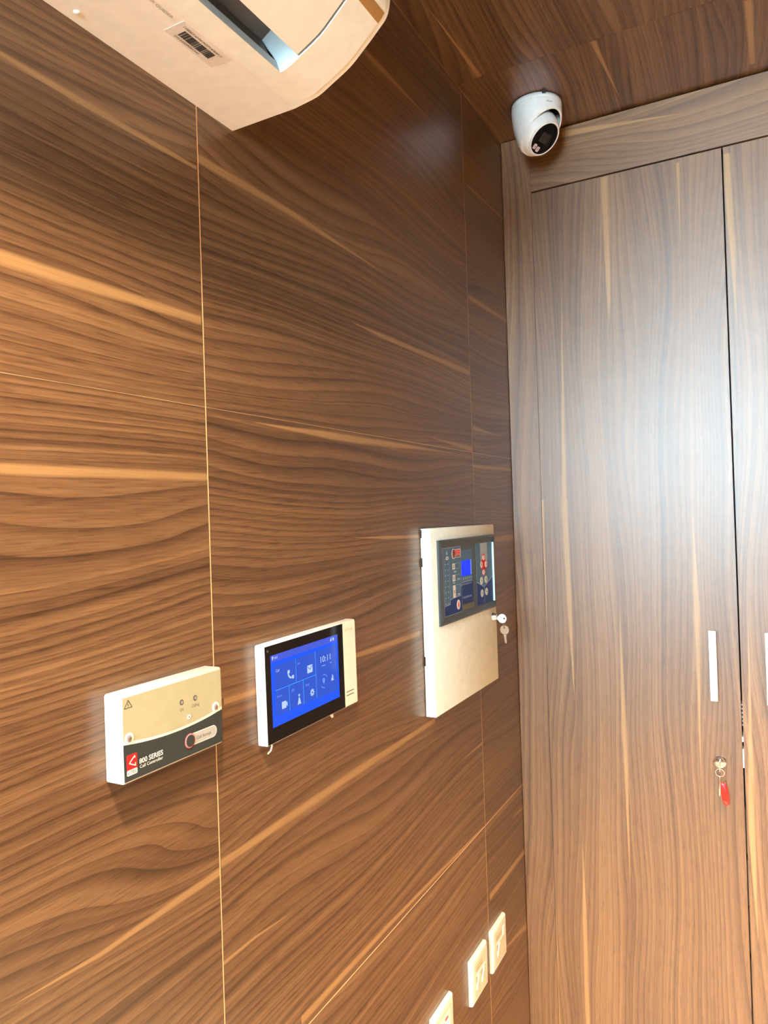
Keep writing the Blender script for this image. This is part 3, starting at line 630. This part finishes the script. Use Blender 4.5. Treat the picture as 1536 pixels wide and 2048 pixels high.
# graphite frame with raised lip
fx0, fx1, fy0, fy1 = -138.5, 152.5, -9.8, 143.4
fr = empty('display', (0, 0, 0)); bpy.data.objects.remove(fr)
bm = bmesh.new()
def ringprism(bm, o, i, zo, zi, z0):
    ov = [bm.verts.new((x*MM, y*MM, z0*MM)) for x, y in o]; ot = [bm.verts.new((x*MM, y*MM, zo*MM)) for x, y in o]
    it = [bm.verts.new((x*MM, y*MM, zi*MM)) for x, y in i]; ib = [bm.verts.new((x*MM, y*MM, z0*MM)) for x, y in i]
    for k in range(4):
        l = (k+1) % 4
        bm.faces.new((ov[k], ov[l], ot[l], ot[k])); bm.faces.new((ot[k], ot[l], it[l], it[k])); bm.faces.new((it[k], it[l], ib[l], ib[k]))
ringprism(bm, rect(fx0, fx1, fy0, fy1), rect(fx0+3, fx1-3, fy0+3, fy1-3), 24.0, 26.0, 20.2)
ringprism(bm, rect(fx0+3, fx1-3, fy0+3, fy1-3), rect(-116.5, 143.5, 3.4, 128.6), 26.0, 22.2, 20.2)
fr = obj('display_frame', bm, M_fframe, fp)
plate('overlay_backing', rect(-117, 144, 3, 129), 20.2, 20.9, M_fframe, fp)
Z0 = 20.9
lp = plate('left_overlay', rect(-115.5, -29.8, 3.8, 128.4), Z0, 22.0, M_slate, fp)
plate('navy_field', [(-115.5, 3.8), (-29.8, 3.8), (-29.8, 54.2), (-36.8, 51.6), (-38.0, 36.2), (-72.8, 34.2), (-87.6, 31.4), (-89.0, 23.8), (-113.0, 22.6), (-115.5, 20.4)], 22.0, 22.06, M_navy, lp)
plate('overlay_line', stroke([(-115.4, 20.4), (-113, 22.6), (-89.0, 23.8), (-87.6, 31.4), (-72.8, 34.2), (-38, 36.2), (-36.8, 51.6), (-29.8, 54.2)], .9)+frame(-115.5, -29.8, 3.8, 128.4, .7), 22.06, 22.12, M_lblue, lp)
lgo = plate('logo', [ell(-66.0, 115.4, 9.0, 9.8, n=24), rrect(-66.0, -31.5, 107.6, 123.6, 2.0)], 22.06, 22.12, M_pale, lp)
plate('logo_mark', ell(-65.6, 115.4, 5.6, 8.0, n=22), 22.12, 22.18, M_ink, lgo)
plate('logo_mark', stroke([(-62.4, 119.0), (-66.6, 120.0), (-68.4, 117.2), (-63.2, 113.6), (-64.8, 110.6), (-69.0, 111.6)], 2.2), 22.18, 22.22, M_red, lgo)
plate('logo_field', rect(-56.4, -34.0, 112.0, 122.0), 22.12, 22.18, M_red, lgo)
plate('logo_line', [rect(-52, -38, 117.6, 119.8), rect(-53, -38, 113.4, 115.6)], 22.18, 22.22, mat('logo_pink', (.75, .25, .2), .4), lgo)
plate('logo_base', rect(-56.4, -34.0, 108.8, 111.2), 22.12, 22.18, M_ink, lgo)
plate('fire_symbol', [(-101, 117), (-98.4, 124), (-94.8, 117), (-96.6, 115.4), (-99.4, 115.4)], 22.06, 22.12, mat('symbol_pale', (.42, .52, .55), .4), lp)
plate('zone_tab', rrect(-103.2, -91.0, 106.4, 112.2, 2.4), 22.06, 22.12, M_pale, lp); plate('zone_text', rect(-100, -94.2, 108.4, 110.2), 22.12, 22.16, M_ink, lp)
plate('zone_frame', frame(-109.5, -87.5, 24.0, 108.0, .7), 22.06, 22.1, M_lblue, lp)
for r in range(8):
    for x in (-105.4+(-r)*.45, -94.6-r*.25):
        plate('zone_led', ell(x, 98.2-r*10.2, 2.2, 1.2, n=8), 22.06, 22.2, M_lblue, lp)
for (y0_, y1_) in ((86.4, 97.6), (64.4, 76.4), (33.4, 57.0)):
    plate('status_tab', rect(-73.6, -61.4, y0_, y1_), 22.06, 22.12, M_pale, lp); plate('status_frame', frame(-61.4, -36.8, y0_+.6, y1_-.2, .7), 22.06, 22.1, M_lblue, lp)
    plate('status_text', [rect(-70.6, -64.4, (y0_+y1_)/2-2.4, (y0_+y1_)/2-.8), rect(-70.6, -64.4, (y0_+y1_)/2+.6, (y0_+y1_)/2+2.0)], 22.12, 22.16, mat('tab_ink', (.16, .15, .12), .5), lp)
plate('status_mark', [rect(-68, -62, 81.0, 82.6), rect(-60.5, -55.6, 80.6, 83.2), rect(-72.6, -63, 60.6, 62.4), ell(-57, 50.5, 1, n=8), ell(-57.4, 39, 1, n=8), rect(-50, -40, 66.6, 68.0), rect(-50, -41, 37.4, 39.6)], 22.12, 22.16, mat('mark_mint', (.50, .66, .70), .4), lp)
dr = plate('alarm_button', ell(-49.6, 19.0, 8.2, 9.2, n=28), 22.06, 22.4, M_pale, lp); plate('flame', [(-52.6, 15.6), (-49.6, 13.6), (-46.6, 15.6), (-46.4, 18.6), (-49.2, 25.6), (-52.4, 19)], 22.4, 22.5, M_red, dr)
# recessed middle with the lcd
mid_ = plate('recess', rect(-29.2, 49.6, 3.8, 128.4), 20.2, 20.6, M_fframe, fp)
plate('mid_overlay', rect(-27.6, 31.0, 56.0, 120.5), 20.6, 21.0, M_slate, mid_); plate('mid_navy', rect(-28.6, 31.0, 16.5, 55.4), 20.6, 21.0, M_navy, mid_)
plate('overlay_line', stroke([(-28, 53.4), (26, 53.4)], .9), 21.0, 21.06, M_lblue, mid_)
lc = plate('lcd', rect(-27.6, 19.6, 69.6, 99.6), 21.0, 21.4, M_lcd, mid_); plate('lcd_edge', rect(19.6, 25.6, 70.4, 99.4), 21.0, 21.35, M_lcd2, mid_)
for k in range(5): plate('key_mark', rect(-19.0+k*10.2, -15.4+k*10.2, 62.6, 66.8), 21.0, 21.1, M_lblue, mid_)
plate('key_text', rect(-24, 27, 58.2, 59.8), 21.0, 21.06, mat('slate_pale', (.22, .30, .38), .4), mid_)
plate('name_print', [rect(-22+k*5.2, -18.6+k*5.2, 26.4, 30.4) for k in range(9)], 21.0, 21.06, mat('print_dim', (.16, .22, .36), .4), mid_)
plate('recess_cheek', rect(36.0, 49.4, 3.8, 128.0), 20.6, 21.9, M_fframe, mid_)
plate('recess_sill', rect(-28.6, 40.0, 4.2, 14.0), 20.6, 21.4, mat('sill_olive', (.10, .095, .07), .3), mid_)
# right overlay with the keypad
rp = plate('right_overlay', rect(50.2, 142.6, 3.8, 128.4), Z0, 22.0, M_slate, fp)
plate('silver_band', [(75.4, 86.0), (115.6, 86.0), (115.6, 128.2), (75.4, 128.2)], 22.0, 22.05, M_sill, rp)
plate('navy_field', [(50.2, 3.8), (142.6, 3.8), (142.6, 56.0), (92.0, 38.2), (50.2, 51.6)], 22.05, 22.1, M_navy, rp)
plate('overlay_line', stroke([(50.4, 51.6), (92, 38.2), (142.4, 56.0)], 1.3)+stroke([(92, 38.2), (92, 4.2)], 1.2), 22.1, 22.15, M_lblue, rp)
plate('keypad_cross', [ell(92.4, 83.6, 15.6, 13.6, n=20), ell(92.8, 99.4, 8.8, 6.6, n=18), ell(91.2, 67.6, 8.6, 6.4, n=18), rect(84, 101, 66, 100)], 22.1, 22.2, M_red, rp)
for x, y, a, b in ((92.6, 98.0, 6.6, 5.2), (79.4, 84.6, 6.6, 6.4), (105.6, 83.6, 6.6, 6.4), (91.4, 68.4, 6.4, 5.2)):
    k_ = plate('key', ell(x, y, a, b, n=18), 22.2, 22.8, mat('key_pink', (.74, .55, .52), .4), rp); plate('key_symbol', ell(x, y, 1.8, 1.4, n=8), 22.8, 22.86, mat('sym_red', (.5, .1, .1), .4), k_)
for x, y in ((77.0, 52.0), (103.4, 52.6), (77.6, 26.6), (104.0, 27.4)):
    k_ = plate('key', ell(x, y, 7.6, 7.6, n=20), 22.1, 22.8, M_btn, rp); plate('key_symbol', rect(x-2.4, x+2.4, y-.8, y+.8), 22.8, 22.86, M_ink, k_)
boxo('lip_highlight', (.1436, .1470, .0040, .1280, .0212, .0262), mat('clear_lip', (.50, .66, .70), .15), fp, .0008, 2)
plate('latch_strip', rect(80, 126, -12.8, -10.4), 20.3, 21.0, M_pale, fp)  # pale strip just below the display frame
latheo('lock', [(.0092, .0203), (.0092, .0222), (.0078, .0262), (.0066, .0300), (.0050, .0306)], M_chrome, fp, seg=28, loc=(.1400, -.0300, 0))

# keys of the alarm panel
kp = empty('key_pair', (.0300, -.2253, 1.3300)); tag(kp, 'pair of small silver keys in the alarm panel lock', 'keys')
def key(name, x, z, ang, parent, yo=0.0, m=M_chrome, hole=(0, 4.6)):
    o_ = ell(0, 0, 9.6, 9.6, n=30)
    bm = bmesh.new()
    # bow with hole: bridge ring of quads
    hh = ell(hole[0], hole[1], 1.9, 1.9, n=30)
    for z_ in (0, 1.8): pass
    a = [bm.verts.new((p[0]*MM, 0, p[1]*MM)) for p in o_]; b = [bm.verts.new((p[0]*MM, 0, p[1]*MM)) for p in hh]
    for i in range(30): bm.faces.new((a[i], a[(i+1) % 30], b[(i+1) % 30], b[i]))
    bl = [(-2.6, -9.0), (-3.4, -12.5), (-2.4, -13.5), (-2.2, -22.0), (-1.4, -23.5), (-2.0, -25.0), (-.6, -28.6), (1.0, -28.8), (2.3, -26.5), (2.3, -13.5), (3.2, -12.5), (2.6, -9.0)]
    bm.faces.new([bm.verts.new((p[0]*MM, 0, p[1]*MM)) for p in bl])
    r = bmesh.ops.extrude_face_region(bm, geom=bm.faces[:]); vs = [v for v in r['geom'] if isinstance(v, bmesh.types.BMVert)]
    bmesh.ops.translate(bm, vec=(0, .0018, 0), verts=vs)
    bmesh.ops.rotate(bm, cent=(0, 0, 0), matrix=Matrix.Rotation(ang, 3, 'Y'), verts=bm.verts[:])
    bmesh.ops.translate(bm, vec=(x, yo, z), verts=bm.verts[:])
    return obj(name, bm, m, parent)
key('key', .0115, -.0030, math.radians(90), kp, m=mat('key_white', (.92, .94, .95), .25, metal=.6, noise=0))
key('key', .0150, -.0270, math.radians(-4), kp, .003, M_nickel)
bm = bmesh.new(); tube(bm, [(.0150+.0016*math.cos(t), .002+.0016*math.cos(t), -.0140+.0085*math.sin(t)) for t in [2*math.pi*i/20 for i in range(20)]], .0007, 6, True); auto_smooth(obj('ring', bm, M_chrome, kp), 60)

# ------------------------------------------------------------------ wall plates
def wall_plate(name, y, z, label, cat, kind):
    e = empty(name, (0, y, z), WALL); tag(e, label, cat, 'plastic wall plates low on the wall')
    bm = bmesh.new(); box(bm, -.043, .043, -.043, .043, .0003, .0095); bevel(bm, .0055, 4, [q for q in bm.edges if all(v.co.z > .005 for v in q.verts)])
    auto_smooth(obj('cover', bm, mat('plate_cream', (.64, .62, .51), .34), e), 40)
    ins = mat('plate_insert', (.58, .53, .39), .38); grv = mat('groove_tan', (.40, .30, .18), .6); wh = mat('shutter_white', (.86, .85, .74), .3)
    plate('insert', rrect(-29, 30, -31, 31, 2), 9.3, 9.8, ins, e)
    plate('insert_line', frame(-29.6, 30.6, -31.6, 31.6, .6), 9.4, 9.7, grv, e)
    if kind == 'switch':
        plate('rocker_frame', rrect(-24, 26, -28, 26, 2), 9.8, 10.2, mat('plate_pale', (.80, .76, .60), .35), e)
        bm = bmesh.new(); box(bm, -.014, .018, -.024, .012, .0098, .0150)
        for v in bm.verts:
            if v.co.z > .012 and v.co.y > 0: v.co.z -= .004
        obj('rocker', bm, mat('rocker_white', (.88, .88, .84), .3), e)
        plate('neon', rect(2, 14, 16, 19.4), 10.2, 10.8, mat('neon_red', (.75, .05, .03), .3), e)
    else:
        plate('label_slot', [rect(-24, 12, 22.0, 24.6), rect(-24, 12, 15.6, 19.6)], 9.8, 9.9, grv, e)
        plate('divider', rect(-25, 27, 7.4, 9.0), 9.8, 10.4, wh, e)
        px = ((-14, ), (-18, 10))[kind == 'double']
        for i, x in enumerate(px):
            s_ = plate('port', rect(x-7, x+9, -19, 5), 9.8, 9.9, grv, e)
            plate('shutter', [(x-6, -19), (x+1, -15), (x+8, 5), (x+2, 3), (x-1, -6), (x-6, -10)], 9.9, 11.4, wh, s_)
        if kind == 'single': plate('shutter', [(14, 12), (24, 12), (25, 27), (20, 26)], 9.8, 11.0, wh, e)
    return e
wall_plate('wall_outlet', -.2150, .6345, 'cream wall outlet nearest the cupboard, with one white shutter', 'outlet', 'single')
wall_plate('wall_outlet', -.3330, .6370, 'cream wall outlet with two white shutters, between its neighbours', 'outlet', 'double')
wall_plate('wall_switch', -.5130, .6370, 'cream rocker switch with red neon at the bottom edge of the picture', 'switch', 'switch')
